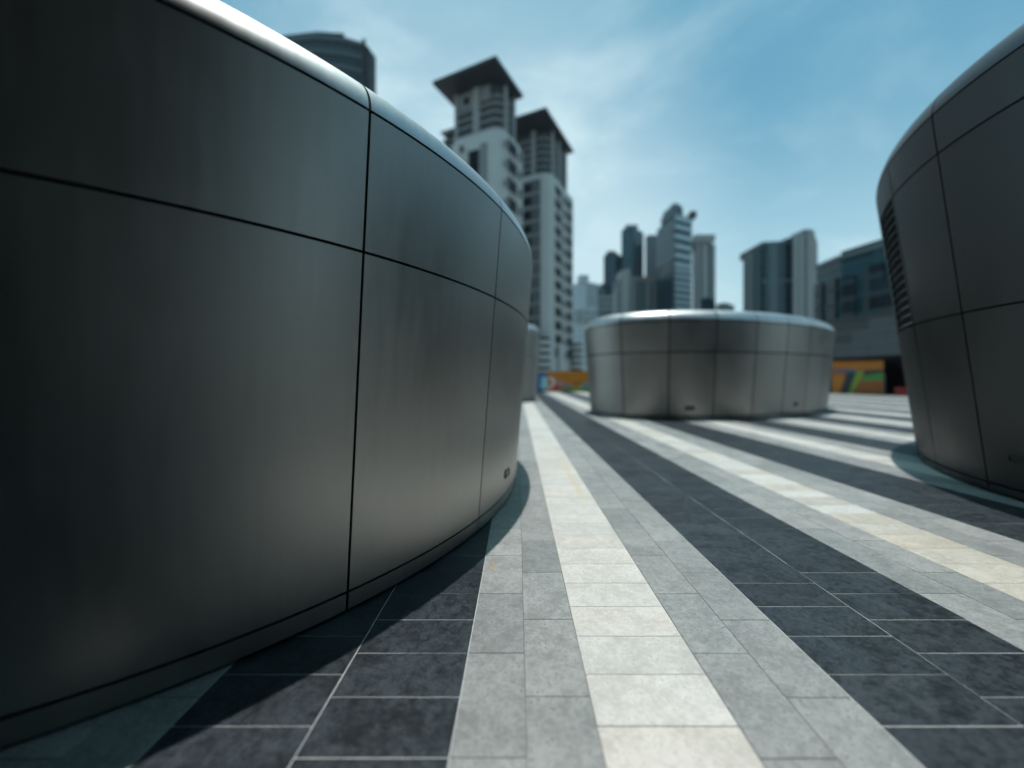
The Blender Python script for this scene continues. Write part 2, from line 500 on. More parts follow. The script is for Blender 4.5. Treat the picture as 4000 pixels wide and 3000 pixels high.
def kiosk(name, label, P, flare, zb, zp, zs, zc, rc, s0, npan, gap=0.014, nu=14, louvers=(), fittings=(), skin=None):
    M_METAL, M_ROLL = skin or (SKIN, SKIN_R)
    plan = Plan(P)
    org = (P[0], P[1], 0.0)
    root = empty(name, org)
    tag(root, label, 'kiosk', 'metal clad kiosks on the plaza')
    L = plan.len / npan
    cosf = 1 / math.hypot(1, flare); sinf = -flare * cosf
    off = lambda z: flare * (z - zb)
    levels = [zb, zp] + list(zs) + [zc]
    h = gap / 2
    def wall_prof(z0, z1): return [(off(z0), z0, cosf, sinf), (off(z1), z1, cosf, sinf)]
    # black backing that shows in the joints
    nc = 140
    rings = [(-0.10, 0.0), (-0.10, zb + .01), (off(zb) - 0.026, zb + .02), (off(zc) - 0.026, zc)]
    for i in range(1, 9):
        ph = math.radians(90) * i / 8
        rings.append((off(zc) - rc * (1 - math.cos(ph)) - 0.026 * math.cos(ph), zc + h + (rc - 0.026) * math.sin(ph)))
    rings.append((off(zc) - rc - 0.9, zc + h + rc - 0.026))
    v, f = [], []
    for o, z in rings:
        for i in range(nc):
            p, n = plan.at(plan.len * i / nc)
            v.append((p[0] + n[0] * o - org[0], p[1] + n[1] * o - org[1], z))
    for j in range(len(rings) - 1):
        for i in range(nc):
            f.append((j * nc + i, j * nc + (i + 1) % nc, (j + 1) * nc + (i + 1) % nc, (j + 1) * nc + i))
    obj('backing', v, f, M_CORE, root, True)
    # roof deck inside the rolled edge
    v = []
    for i in range(96):
        p, n = plan.at(plan.len * i / 96)
        o = off(zc) - rc - 0.55
        v.append((p[0] + n[0] * o - org[0], p[1] + n[1] * o - org[1], zc + h + rc - 0.012))
    obj('roof_deck', v, [list(range(96))], M_ROOFTOP, root)
    for k in range(npan):
        a, b = s0 + k * L + h, s0 + (k + 1) * L - h
        sheet('plinth_panel', plan, org, a, b, wall_prof(zb, zp - h), M_METAL, root, nu)
        for j in range(1, len(levels) - 1):
            z0, z1 = levels[j] + h, levels[j + 1] - h
            if (k, j) in louvers:
                pr = wall_prof(z0, z1)
                fr = 0.05
                lv = sheet('louver', plan, org, a, a + fr, pr, M_METAL, root, 2)
                lv['label'] = 'louvred ventilation opening with slanted slats'
                sheet('louver_frame', plan, org, b - fr, b, pr, M_METAL, lv, 2)
                ns = 15
                for q in range(ns):
                    za = z0 + (z1 - z0) * (q + 0.15) / ns
                    hz = (z1 - z0) / ns * 0.42
                    pr2 = [(off(za) + 0.006, za, cosf, sinf), (off(za + hz) - 0.045, za + hz, 0.6, 0.8)]
                    v2, f2 = [], []
                    for (o_, z_) in ((pr2[0][0], za), (pr2[0][0], za + 0.012), (pr2[1][0], za + hz), (pr2[1][0], za + hz - 0.012)):
                        for i in range(7):
                            p, n = plan.at(a + fr + (b - a - 2 * fr) * i / 6)
                            v2.append((p[0] + n[0] * o_ - org[0], p[1] + n[1] * o_ - org[1], z_))
                    for j2 in range(4):
                        for i in range(6):
                            c0, c1 = j2 * 7, ((j2 + 1) % 4) * 7
                            f2.append((c0 + i, c0 + i + 1, c1 + i + 1, c1 + i))
                    obj('slat', v2, f2, M_SLAT, lv)
                continue
            sheet('wall_panel', plan, org, a, b, wall_prof(z0, z1), M_METAL, root, nu)
        pr = []
        for i in range(0, 11):
            ph = math.radians(90) * i / 10
            pr.append((off(zc) - rc * (1 - math.cos(ph)), zc + h + rc * math.sin(ph), math.cos(ph), math.sin(ph)))
        pr.append((off(zc) - rc - 0.6, zc + h + rc, 0, 1))
        sheet('rolled_edge', plan, org, a, b, pr, M_ROLL, root, nu)
    for sf, zf, wf, hf in fittings:
        o_ = off(zf) + 0.0
        def ring(ds, dz, out):
            res = []
            for sg, tz in ((-1, -1), (1, -1), (1, 1), (-1, 1)):
                p, n = plan.at(sf + sg * ds)
                z_ = zf + tz * dz
                q = off(z_) + out
                res.append((p[0] + n[0] * q - org[0], p[1] + n[1] * q - org[1], z_))
            return res
        v = ring(wf / 2, hf / 2, 0.004) + ring(wf / 2, hf / 2, 0.014) + ring(wf / 2 - .014, hf / 2 - .014, 0.014) + ring(wf / 2 - .014, hf / 2 - .014, 0.005)
        f = []
        for j in range(3):
            for i in range(4):
                f.append((j * 4 + i, j * 4 + (i + 1) % 4, j * 4 + 4 + (i + 1) % 4, j * 4 + 4 + i))
        fx = obj('wall_fitting', v, f, M_FIX, root)
        fx['label'] = 'small black rectangular fitting near the base'
        obj('lens', ring(wf / 2 - .014, hf / 2 - .014, 0.006), [(0, 1, 2, 3)], M_FIX2, fx)
    return root

kiosk('kiosk', 'large oval grey metal panel kiosk filling the left foreground', KP['L'], 0.0812, 0.02, 0.135, [2.2274], 3.0497, 0.24,
      17.259, 19, gap=0.017, nu=22, fittings=[(19.625, 0.375, 0.20, 0.085)])
kiosk('kiosk', 'low oval metal kiosk standing mid-plaza below the skyline, seen whole', KP['M'], 0.081, 0.04, 0.135, [2.419], 3.505, 0.40,
      18.69, 23, gap=0.04, fittings=[(20.987, 0.43, 0.34, 0.14), (25.854, 0.495, 0.30, 0.14)])
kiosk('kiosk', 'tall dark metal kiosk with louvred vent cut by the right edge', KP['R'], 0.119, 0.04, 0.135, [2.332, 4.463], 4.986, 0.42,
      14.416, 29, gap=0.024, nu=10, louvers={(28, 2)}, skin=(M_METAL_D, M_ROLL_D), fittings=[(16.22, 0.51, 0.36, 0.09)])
kiosk('kiosk', 'distant metal kiosk half hidden behind the left foreground kiosk', KP['B'], 0.06, 0.04, 0.135, [2.9], 4.55, 0.45,
      0.0, 18, gap=0.02, nu=8)

# ------------------------------------------------------------------ hoardings with painted graphics
def paint(name, c, rough=0.55): return plain(name, c, rough, var=0.1, scale=3)
C_OR = paint('orange_print', (0.52, 0.17, 0.004))
C_OR2 = paint('deep_orange_print', (0.36, 0.10, 0.008))
C_RED = paint('red_print', (0.42, 0.022, 0.015))
C_GRN = paint('green_print', (0.05, 0.28, 0.04))
C_LIME = paint('lime_print', (0.22, 0.33, 0.03))
C_BLU = paint('blue_print', (0.02, 0.15, 0.27))
C_SKYB = paint('pale_blue_print', (0.36, 0.58, 0.66))
C_PINK = paint('pink_print', (0.45, 0.22, 0.22))
C_WHT = paint('white_print', (0.60, 0.62, 0.60))
C_BLK = paint('charcoal_print', (0.025, 0.028, 0.032))
C_TEAL = paint('grey_green_print', (0.16, 0.24, 0.24))
M_POST = plain('hoarding_post', (0.16, 0.17, 0.17), 0.5)

def hoarding(label, A, B, z0, z1, nboard, base_mats, shapes, group=None):
    """boards from A to B (left to right as seen); shapes: (polygon in metres along/up, material, layer)"""
    A, B = Vector((*A, 0)), Vector((*B, 0))
    d = (B - A); Ln = d.length; d.normalize()
    nn = Vector((d.y, -d.x, 0))                      # towards the viewer
    root = empty('hoarding', A)
    tag(root, label, 'hoarding', group)
    def P(u, z, o): q = d * u + nn * o; return (q.x, q.y, z)
    def slab(name, poly, o0, o1, mat, parent):
        n = len(poly)
        v = [P(u, z, o0) for u, z in poly] + [P(u, z, o1) for u, z in poly]
        f = [list(range(n))[::-1], [n + i for i in range(n)]] + [(i, (i + 1) % n, n + (i + 1) % n, n + i) for i in range(n)]
        return obj(name, v, f, mat, parent)
    for i in range(nboard):
        a, b = Ln * i / nboard + .006, Ln * (i + 1) / nboard - .006
        zt = z1[i] if isinstance(z1, (list, tuple)) else z1
        slab('board', [(a, z0), (b, z0), (b, zt), (a, zt)], -0.03, 0.0, base_mats[i % len(base_mats)], root)
    for i in range(nboard + 1):
        u = Ln * i / nboard
        slab('post', [(u - .04, 0.0), (u + .04, 0.0), (u + .04, z0 + 1.9), (u - .04, z0 + 1.9)], -0.12, -0.034, M_POST, root)
    for poly, mat, ly in shapes:
        slab('print', poly, 0.0015 + 0.003 * ly, 0.0035 + 0.003 * ly, mat, root)
    return root

def arc(cx, cz, rx, rz, a0, a1, n=14):
    return [(cx + rx * math.cos(math.radians(a0 + (a1 - a0) * i / n)), cz + rz * math.sin(math.radians(a0 + (a1 - a0) * i / n))) for i in range(n + 1)]

# hoarding across the gap between the kiosks (44 m away)
HY = 44.0
hx0 = PX(1960, HY)
def hu(x): return PX(2050 + x / 7.373, HY) - hx0
def hz(y): return PZ(1400 + y / 7.373, HY)
hs = [([(hu(330), hz(952)), (hu(650), hz(952)), (hu(640), hz(400)), (hu(330), hz(400))], C_BLU, 0),
      ([(hu(290), hz(952)), (hu(345), hz(952)), (hu(345), hz(400)), (hu(290), hz(400))], paint('grey_blue_print', (0.09, 0.19, 0.25)), 1),
      ([(hu(455), hz(850)), (hu(540), hz(890)), (hu(660), hz(860)), (hu(700), hz(620)), (hu(640), hz(540)), (hu(480), hz(540))], C_SKYB, 1),
      ([(hu(650), hz(970)), (hu(720), hz(860)), (hu(800), hz(720)), (hu(790), hz(640)), (hu(700), hz(570)), (hu(700), hz(520)), (hu(830), hz(560)), (hu(880), hz(650)), (hu(840), hz(790))], C_WHT, 3),
      ([(hu(660), hz(975)), (hu(1150), hz(900)), (hu(1500), hz(810)), (hu(1800), hz(640)), (hu(1800), hz(380)), (hu(660), hz(440))], C_OR, 1),
      ([(hu(660), hz(975)), (hu(1060), hz(880)), (hu(1040), hz(720)), (hu(860), hz(690)), (hu(800), hz(760))], C_RED, 2),
      ([(hu(900), hz(790)), (hu(1080), hz(810)), (hu(1180), hz(730)), (hu(1080), hz(640)), (hu(930), hz(640))], C_PINK, 3),
      ([(hu(1330), hz(740)), (hu(1480), hz(800)), (hu(1660), hz(700)), (hu(1740), hz(620)), (hu(1500), hz(650))], C_OR2, 2),
      ([(hu(1060), hz(870)), (hu(1360), hz(840)), (hu(1420), hz(800)), (hu(1240), hz(740)), (hu(1120), hz(790))], C_TEAL, 4),
      ([(hu(1560), hz(850)), (hu(1860), hz(850)), (hu(1860), hz(690)), (hu(1720), hz(690))], C_TEAL, 3),
      ([(hu(760), hz(990)), (hu(1150), hz(950)), (hu(1900), hz(935)), (hu(1900), hz(850)), (hu(1640), hz(840)), (hu(1380), hz(850)), (hu(1100), hz(910))], C_GRN, 5),
      ([(hu(740), hz(1000)), (hu(1150), hz(955)), (hu(1100), hz(915)), (hu(760), hz(950))], paint('pale_green_print', (0.34, 0.44, 0.26)), 6)]
bl = PX(2420, HY) - hx0
hoarding('painted hoarding in blue, orange and green closing the gap between the kiosks', (hx0, HY), (PX(2420, HY), HY + 0.4), 0.03,
         [2.2, 2.25, 2.27, 2.32, 2.36, 2.40], 6, [C_OR], hs)

# ------------------------------------------------------------------ podium on the right with its mural
M_PANEL = plain('podium_panel', (0.050, 0.052, 0.055), 0.5, var=0.12)
M_PANEL2 = plain('podium_panel_light', (0.085, 0.095, 0.10), 0.5, var=0.12)
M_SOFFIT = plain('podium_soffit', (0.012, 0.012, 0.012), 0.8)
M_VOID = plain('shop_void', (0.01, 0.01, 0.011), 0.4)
pA, pB = Vector((28.6, 52.75, 0)), Vector((39.7, 12.0, 0))
pd = (pB - pA).normalized(); pn = Vector((pd.y, -pd.x, 0))      # pn faces the plaza
pl = (pB - pA).length
pod = empty('podium_building', pA)
tag(pod, 'long grey panelled podium with a dark recess behind the right kiosk', 'building')
def pq(u, o): q = pd * u + pn * o; return (q.x, q.y)
def pbox(name, u0, u1, o0, o1, z0, z1, mat, parent):
    return MB().prism([pq(u0, o0), pq(u1, o0), pq(u1, o1), pq(u0, o1)], z0, z1).build(name, mat, parent)
def pu(x):                                    # along-wall position seen at pixel column x
    t = (x - CX) / F
    # A.x + pd.x u = t (A.y + pd.y u)
    return (t * pA.y - pA.x) / (pd.x - t * pd.y)
up = pbox('upper_block', 0, pl, -14, -0.06, 3.55, 7.2, M_PANEL, pod)
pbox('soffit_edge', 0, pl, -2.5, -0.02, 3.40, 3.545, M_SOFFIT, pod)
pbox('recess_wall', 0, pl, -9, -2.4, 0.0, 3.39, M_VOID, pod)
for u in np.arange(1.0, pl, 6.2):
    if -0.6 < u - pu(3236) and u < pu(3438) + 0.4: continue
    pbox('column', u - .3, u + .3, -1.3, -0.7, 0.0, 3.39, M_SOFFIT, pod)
pw = 3.1
for r_, (za, zb_) in enumerate(((3.60, 4.75), (4.79, 5.95), (5.99, 7.12))):
    for i in range(int(pl / pw)):
        u0 = i * pw + (0.5 * pw if r_ == 1 else 0)
        if u0 + pw > pl: continue
        o = pbox('wall_panel', u0 + .015, u0 + pw - .015, -0.058, R.uniform(-0.006, 0.006), za, zb_, R.choice([M_PANEL, M_PANEL2, M_PANEL2]), pod)
M_LEDGE = plain('podium_ledge', (0.17, 0.18, 0.185), 0.5)
for z_ in (4.755, 5.955):
    pbox('ledge', 0, pl, 0.008, 0.10, z_, z_ + 0.09, M_LEDGE, pod)
pbox('parapet', 0, pl, -0.5, 0.08, 7.2, 7.42, M_PANEL, pod)

def pz(x, y):
    u = pu(x); return PZ(y, pA.y + pd.y * u)
def S(x, y):
    X, Y_ = 3200 + x / 4.1475, 1200 + y / 4.1475
    return (pu(X) - u_l, pz(X, Y_))
u_l = pu(3236)
u_r = pu(3438)
mA, mB = pA + pd * u_l - pn * 0.45, pA + pd * u_r - pn * 0.45
ms = [([S(165, 1100), S(380, 1100), S(300, 1300), S(260, 1398), S(165, 1398)], C_OR, 0),
      ([S(230, 1060), S(385, 1060), S(385, 1000), S(230, 1000)], C_RED, 0),
      ([S(165, 1050), S(550, 1050), S(540, 1010), S(165, 1020)], C_BLU, 1),
      ([S(390, 1050), S(550, 1050), S(430, 1398), S(280, 1398)], C_BLK, 2),
      ([S(550, 1040), S(670, 1030), S(620, 1150), S(480, 1398), S(420, 1398)], C_LIME, 3),
      ([S(480, 1398), S(985, 1410), S(985, 1180), S(610, 1180)], C_OR2, 1),
      ([S(610, 1190), S(985, 1180), S(985, 1060), S(670, 1110)], C_GRN, 2),
      ([S(670, 1110), S(985, 1050), S(985, 1010), S(670, 1030)], C_BLK, 3),
      ([S(165, 990), S(540, 1010), S(985, 1000), S(985, 870), S(165, 880)], C_OR, 4)]
hoarding('orange and green mural boards under the podium beside the right kiosk', (mA.x, mA.y), (mB.x, mB.y), 0.03, 3.18, 3, [C_OR2], ms)
rA, rB = pA + pd * pu(3462) - pn * 1.0, pA + pd * pu(3640) - pn * 1.0
lw = MB(rA).prism([(rA.x, rA.y), (rB.x, rB.y), (rB.x - pn.x * .12, rB.y - pn.y * .12), (rA.x - pn.x * .12, rA.y - pn.y * .12)], 0.0, 0.72).build('low_barrier', C_RED)
lw.location = rA
tag(lw, 'low red barrier in front of the dark podium recess', 'barrier')

# ------------------------------------------------------------------ facade materials
def facade(name, glass, frame, fh, bw, fr=0.28, fb=0.22, rough=0.25, ang=0.0):
    """far curtain wall: floor lines and mullions too small to tell apart"""
    m, N, L, b = new_mat(name)
    g = N.new('ShaderNodeNewGeometry')
    sp = N.new('ShaderNodeSeparateXYZ')
    L.new(g.outputs['Position'], sp.inputs[0])
    hcoord = mth(N, L, 'ADD', mth(N, L, 'MULTIPLY', sp.outputs['X'], math.cos(ang)), mth(N, L, 'MULTIPLY', sp.outputs['Y'], math.sin(ang)))
    zf = mth(N, L, 'DIVIDE', sp.outputs['Z'], fh); hf = mth(N, L, 'DIVIDE', hcoord, bw)
    a = mth(N, L, 'LESS_THAN', mth(N, L, 'FRACT', zf), fr)
    c = mth(N, L, 'LESS_THAN', mth(N, L, 'FRACT', hf), fb)
    mask = mth(N, L, 'MAXIMUM', a, c)
    cell = N.new('ShaderNodeTexWhiteNoise'); cell.noise_dimensions = '2D'
    cv = N.new('ShaderNodeCombineXYZ')
    L.new(mth(N, L, 'FLOOR', zf), cv.inputs[0]); L.new(mth(N, L, 'FLOOR', hf), cv.inputs[1])
    L.new(cv.outputs[0], cell.inputs['Vector'])
    gl = mixc(N, L, cell.outputs['Value'], tuple(x * 0.6 for x in glass), tuple(min(1, x * 1.4) for x in glass))
    L.new(mixc(N, L, mask, gl, frame), b.inputs['Base Color'])
    L.new(mth(N, L, 'ADD', mth(N, L, 'MULTIPLY', mask, 0.4), rough), b.inputs['Roughness'])
    b.inputs['Specular IOR Level'].default_value = 0.25
    return m

M_CONDO = plain('condo_render', (0.40, 0.42, 0.41), 0.8, var=0.10, scale=0.25)
M_CONDO_G = plain('condo_grey_render', (0.17, 0.182, 0.19), 0.75, var=0.12, scale=0.3)
M_ROOF = plain('dark_roof', (0.010, 0.012, 0.014), 0.6)
M_GLASS_D = plain('dark_window_glass', (0.006, 0.008, 0.010), 0.5, spec=0.12, var=0.4, scale=0.4)
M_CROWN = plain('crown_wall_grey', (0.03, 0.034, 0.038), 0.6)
M_COLUMN = plain('crown_column', (0.25, 0.265, 0.265), 0.75)  # column grey carries the shade beneath the overhanging roof
M_INFILL = plain('grey_infill_panel', (0.085, 0.092, 0.10), 0.7)
M_RAIL = plain('balcony_rail', (0.14, 0.16, 0.17), 0.4)

# ------------------------------------------------------------------ twin condominium towers
UU, VV = Vector((-0.894, 0.447)), Vector((0.44, 0.898))
class Tower:
    def __init__(s, label, N, z):
        s.N = Vector(N)
        s.root = empty('apartment_tower', (N[0], N[1], 0))
        tag(s.root, label, 'tower', 'twin apartment towers with overhanging roofs')
    def pt(s, a, b): q = UU * a + VV * b; return (q.x, q.y)
    def box(s, name, a0, a1, b0, b1, z0, z1, mat, parent=None):
        return MB().prism([s.pt(a0, b0), s.pt(a1, b0), s.pt(a1, b1), s.pt(a0, b1)], z0, z1).build(name, mat, parent or s.root)
    def rbody(s, name, a0, a1, b0, b1, r, z0, z1, mat, parent=None):
        """block whose corner nearest the plaza is rounded"""
        poly = []
        for i in range(9):
            t = math.radians(90) * i / 8
            poly.append(s.pt(a0 + r - r * math.sin(t), b0 + r - r * math.cos(t)))
        poly += [s.pt(a0, b1), s.pt(a1, b1), s.pt(a1, b0)]
        return MB().prism(poly, z0, z1).build(name, mat, parent or s.root)
    def window(s, face, p0, p1, q, z0, z1, frame=True):
        """opening in the b=q face (face 'b') or the a=q face (face 'a'): frame proud of the wall, pane set back"""
        d = 0.10
        if face == 'b':
            w = s.box('window', p0, p1, q - 0.05, q - 0.004, z0, z1, M_GLASS_D)
            if frame: s.box('sill', p0 - .1, p1 + .1, q - 0.22, q - 0.052, z0 - .14, z0, M_CONDO, w)
        else:
            w = s.box('window', q - 0.05, q - 0.004, p0, p1, z0, z1, M_GLASS_D)
            if frame: s.box('sill', q - 0.22, q - 0.052, p0 - .1, p1 + .1, z0 - .14, z0, M_CONDO, w)
        return w
    def roof(s, la, lb, z, th=0.7):
        rf = MB().prism([s.pt(0, 0), s.pt(la, 0), s.pt(la, lb), s.pt(0, lb)], z, z + th).build('roof', M_ROOF, s.root)
        i = 2.2
        MB().prism([s.pt(.6, .6), s.pt(la - .6, .6), s.pt(la - .6, lb - .6), s.pt(.6, lb - .6)], z + th, z + th + 1.8,
                   [s.pt(la * .42, lb * .42), s.pt(la * .58, lb * .42), s.pt(la * .58, lb * .58), s.pt(la * .42, lb * .58)]).build('roof_hip', M_ROOF, rf)

# nearer tower
A = Tower('nearer of the two pale apartment towers, wide dark roof, beside the left kiosk', (-3.87, 72.0), 58.5)
A.roof(14.1, 11.1, 58.3)
A.rbody('shaft', 1.0, 12.5, 4.0, 13.0, 2.4, 0, 48.2, M_CONDO)
A.rbody('shaft_cap', 1.3, 12.2, 4.4, 12.6, 2.2, 48.2, 49.3, M_CONDO)
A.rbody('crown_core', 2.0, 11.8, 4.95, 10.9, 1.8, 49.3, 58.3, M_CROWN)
A.box('crown_wall', 7.7, 11.3, 4.70, 4.94, 55.0, 58.25, M_CONDO_G)
A.box('crown_wall', 4.0, 6.2, 4.70, 4.94, 55.4, 58.25, M_CONDO_G)
A.box('crown_window', 8.8, 10.0, 4.60, 4.69, 55.9, 57.2, M_GLASS_D)
for i, z in enumerate((49.35, 50.95, 52.55, 54.15, 55.75)):
    A.rbody('balcony_slab', 1.6, 12.0, 4.45 if i < 4 else 4.93, 11.0, 2.0, z, z + 0.42, M_CONDO_G)
for a in (11.4, 7.0, 6.3):
    A.box('column', a, a + 0.65, 4.35, 4.95, 49.3, 58.28, M_COLUMN)
A.box('column', 1.35, 1.95, 6.4, 7.0, 49.3, 58.28, M_COLUMN)
A.box('column', 1.35, 1.95, 9.9, 10.5, 49.3, 58.28, M_COLUMN)
A.box('side_wing', 12.52, 15.6, 6.2, 13, 0, 52.6, M_GLASS_D)
for i in range(15):
    A.box('wing_balcony', 12.53, 16.1, 5.3, 12.9, 52.2 - i * 3.3, 52.7 - i * 3.3, M_CONDO_G)
    A.box('wing_balcony', 12.53, 16.0, 5.4, 12.9, 50.5 - i * 3.3, 50.8 - i * 3.3, M_CONDO_G)
for i in range(14):
    z = 48.0 - i * 3.7
    if z < 3: break
    A.window('a', 6.4, 10.3, 1.0, z - 2.7, z)
    A.window('a', 11.2, 12.4, 1.0, z - 2.3, z - .3)
    A.window('b', 9.6, 10.5, 4.0, z - 2.0, z - .5)
for i in range(13):
    z = 47.0 - i * 3.7
    A.box('balcony_nib', 0.55, 0.997, 5.0, 6.1, z - 1.3, z - 0.2, M_CONDO_G)
    A.box('string_course', 0.86, 0.997, 6.2, 13.0, z - 2.55, z - 2.3, M_CONDO)
    A.box('wall_joint', 9.3, 12.5, 3.95, 3.997, z - 2.5, z - 2.38, M_CONDO_G)
A.box('recess_glazing', 6.0, 8.4, 3.94, 3.996, 38.5, 45.9, M_GLASS_D)
A.box('recess_glazing', 6.0, 8.4, 3.94, 3.996, 6.0, 37.6, M_GLASS_D)
A.box('pilaster', 4.3, 5.7, 3.72, 3.997, 0, 46.6, M_CONDO_G)
A.box('pilaster', 8.6, 9.2, 3.72, 3.997, 0, 46.6, M_CONDO)

# farther tower
B = Tower('farther of the two pale apartment towers, square dark windows down its right side', (6.49, 93.0), 63.7)
B.roof(14.5, 19.7, 63.2)
B.rbody('shaft', 1.2, 13.0, 5.6, 23.0, 2.4, 0, 52.0, M_CONDO)
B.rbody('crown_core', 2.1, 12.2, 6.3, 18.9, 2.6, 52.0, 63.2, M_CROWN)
for i in range(6):
    z = 52.05 + i * 1.75
    B.rbody('balcony_slab', 1.7, 12.6, 5.9, 19.6, 2.8, z, z + 0.45, M_CONDO_G)
for a, b in ((5.4, 5.6), (11.6, 5.6)):
    B.box('column', a, a + .8, b, b + .7, 52.0, 63.18, M_COLUMN)
for b in (8.0, 12.5, 17.6):
    B.box('column', 1.35, 2.0, b, b + .75, 52.0, 63.18, M_COLUMN)
for i in range(15):
    z = 50.3 - i * 3.42
    if z < 8: break
    B.window('a', 8.8, 13.5, 1.2, z - 2.25, z)
    B.window('a', 17.8, 22.0, 1.2, z - 2.25, z)
    B.box('string_course', 1.02, 1.197, 8.9, 23.0, z - 2.98, z - 2.80, M_CONDO)
    B.box('string_course', 3.7, 13.0, 5.42, 5.597, z - 2.9, z - 2.75, M_CONDO)
    B.box('balcony_nib', 0.6, 1.197, 14.6, 16.8, z - 2.2, z - 1.0, M_CONDO_G)
    B.box('grey_infill', 3.8, 12.9, 5.50, 5.595, z - 2.7, z + 0.45, M_INFILL)
    B.window('b', 6.2, 8.4, 5.49, z - 2.2, z - .3, False)
# round balconies at the foot of the farther tower
def roundbay(T, name, a, b, r, z0, n, dz):
    c = T.pt(a, b)
    circ = lambda rr: [(c[0] + rr * math.cos(2 * math.pi * i / 28), c[1] + rr * math.sin(2 * math.pi * i / 28)) for i in range(28)]
    MB().prism(circ(r - .5), z0 - 4, z0 + n * dz).build(name, M_GLASS_D, T.root)
    for i in range(n):
        MB().prism(circ(r), z0 + i * dz, z0 + i * dz + dz * 0.62).build('round_balcony', M_CONDO, T.root)
roundbay(B, 'bay_core', 3.0, 4.2, 2.7, 2.6, 5, 1.75)
roundbay(B, 'bay_core', -0.2, 22.0, 2.0, 2.6, 5, 1.75)
B.box('bay_pier', 0.4, 1.15, 10.4, 13.4, 0, 10.5, M_CONDO)

# ------------------------------------------------------------------ dark round tower and its neighbour, far left
M_DT = facade('dark_round_facade', (0.012, 0.020, 0.024), (0.035, 0.048, 0.055), 4.2, 3.0, 0.35, 0.1)
M_DBAND = plain('dark_band', (0.05, 0.068, 0.076), 0.5)
M_DFIN = plain('dark_fin', (0.010, 0.012, 0.014), 0.6)
DY = 135.0
def chain_tower(name, label, cat, chain, z0, z1, depth, mat, bands=None, fins=None, roofs=(), org=None, taper=None):
    """building from the corner chain that faces the plaza: [(pixel column, distance), ...] left to right"""
    pts = [Vector((PX(x, Y), Y)) for x, Y in chain]
    org = Vector((sum(p.x for p in pts) / len(pts), min(p.y for p in pts), 0))
    root = empty(name, org)
    tag(root, label, cat)
    loc = [p - org.xy for p in pts]
    far = lambda p: p * (1 + depth / p.y) - org.xy          # side walls run straight away from the plaza
    poly = [tuple(p) for p in loc] + [tuple(far(pts[-1])), tuple(far(pts[0]))]
    MB().prism(poly, z0, z1).build('shaft', mat, root)
    def seg(i):
        a, b = loc[i], loc[i + 1]
        d = (b - a); l = d.length; d = d / l
        return a, d, l, Vector((d.y, -d.x))
    if bands:
        for segs, zs_, th, pr, bm in bands:
            for z in zs_:
                m = MB()
                for i in segs:
                    a, d, l, n = seg(i)
                    e = pr * 0.98
                    q = [a - d * 0, a + d * l, a + d * l + n * pr, a + n * pr]
                    m.prism([tuple(x) for x in q], z, z + th)
                m.build('floor_band', bm, root)
    if fins:
        for i, fr, w, pr, za, zb_, fm in fins:
            a, d, l, n = seg(i)
            for t in fr:
                q = [a + d * (l * t - w / 2), a + d * (l * t + w / 2), a + d * (l * t + w / 2) + n * pr, a + d * (l * t - w / 2) + n * pr]
                MB().prism([tuple(x) for x in q], za, zb_).build('pier', fm, root)
    for k, (x0, x1, Y0, dd, za, zb_, rm, nm_) in enumerate(roofs):
        a, b = Vector((PX(x0, Y0), Y0)) - org.xy, Vector((PX(x1, Y0), Y0)) - org.xy
        MB().prism([tuple(a), tuple(b), (b.x, b.y + dd), (a.x, a.y + dd)], za, zb_).build(nm_, rm, root)
    return root

G_TEAL = facade('teal_glass', (0.012, 0.052, 0.068), (0.03, 0.07, 0.085), 3.8, 2.4, 0.2, 0.15)
G_NAVY = facade('navy_glass', (0.008, 0.030, 0.046), (0.018, 0.048, 0.064), 3.6, 2.6, 0.25, 0.2)
G_BEIGE = facade('beige_facade', (0.04, 0.07, 0.08), (0.2, 0.22, 0.22), 3.4, 3.4, 0.5, 0.45, 0.4)
G_GREY = facade('grey_facade', (0.042, 0.070, 0.082), (0.125, 0.15, 0.16), 3.4, 2.8, 0.45, 0.4, 0.4)
G_PALE = facade('pale_facade', (0.22, 0.30, 0.33), (0.42, 0.48, 0.50), 3.4, 3.0, 0.45, 0.4, 0.5)
G_STRIPE = facade('dark_strip_glass', (0.006, 0.022, 0.032), (0.012, 0.034, 0.044), 4.0, 2.2, 0.15, 0.12)
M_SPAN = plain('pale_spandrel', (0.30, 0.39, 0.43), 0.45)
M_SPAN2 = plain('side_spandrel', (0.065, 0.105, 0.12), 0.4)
M_CREAMB = plain('cream_tower_wall', (0.23, 0.25, 0.245), 0.7)
M_GREYB = plain('grey_tower_wall', (0.12, 0.14, 0.15), 0.7)
M_OCHRE = plain('ochre_roof', (0.24, 0.17, 0.10), 0.7)

zu, zl = PZ(128, 138), PZ(168, 140)
dt = chain_tower('office_tower', 'dark flat-topped office tower with stepped roof above the left kiosk', 'tower',
            [(1000, 142), (1110, 138), (1240, 136.5), (1340, 137.5), (1425, 140), (1457, 145)], 0, zl, 40, M_DT,
            bands=[((0, 1, 2, 3), [zl - 1.8 - i * 4.6 for i in range(9)], 1.5, 0.5, M_DBAND)],
            fins=[(4, (0.3, 0.8), 2.6, 1.0, 0, zl - 1.0, M_DFIN), (3, (0.96,), 1.2, 1.2, 0, zl + 0.4, M_DFIN)])
do = dt.location
def dp(x, Y): return (PX(x, Y) - do.x, Y - do.y)
MB().prism([dp(1010, 143.5), dp(1110, 139), dp(1240, 137.5), dp(1345, 138.2), dp(1352, 152), dp(1010, 165)], zl + .01, zu).build('upper_storey', M_DFIN, dt)
MB().prism([dp(1352.5, 139), dp(1425, 141), dp(1448, 147), dp(1420, 165), dp(1353, 160)], zl + .01, zl + 0.5).build('roof_rim', M_DFIN, dt)
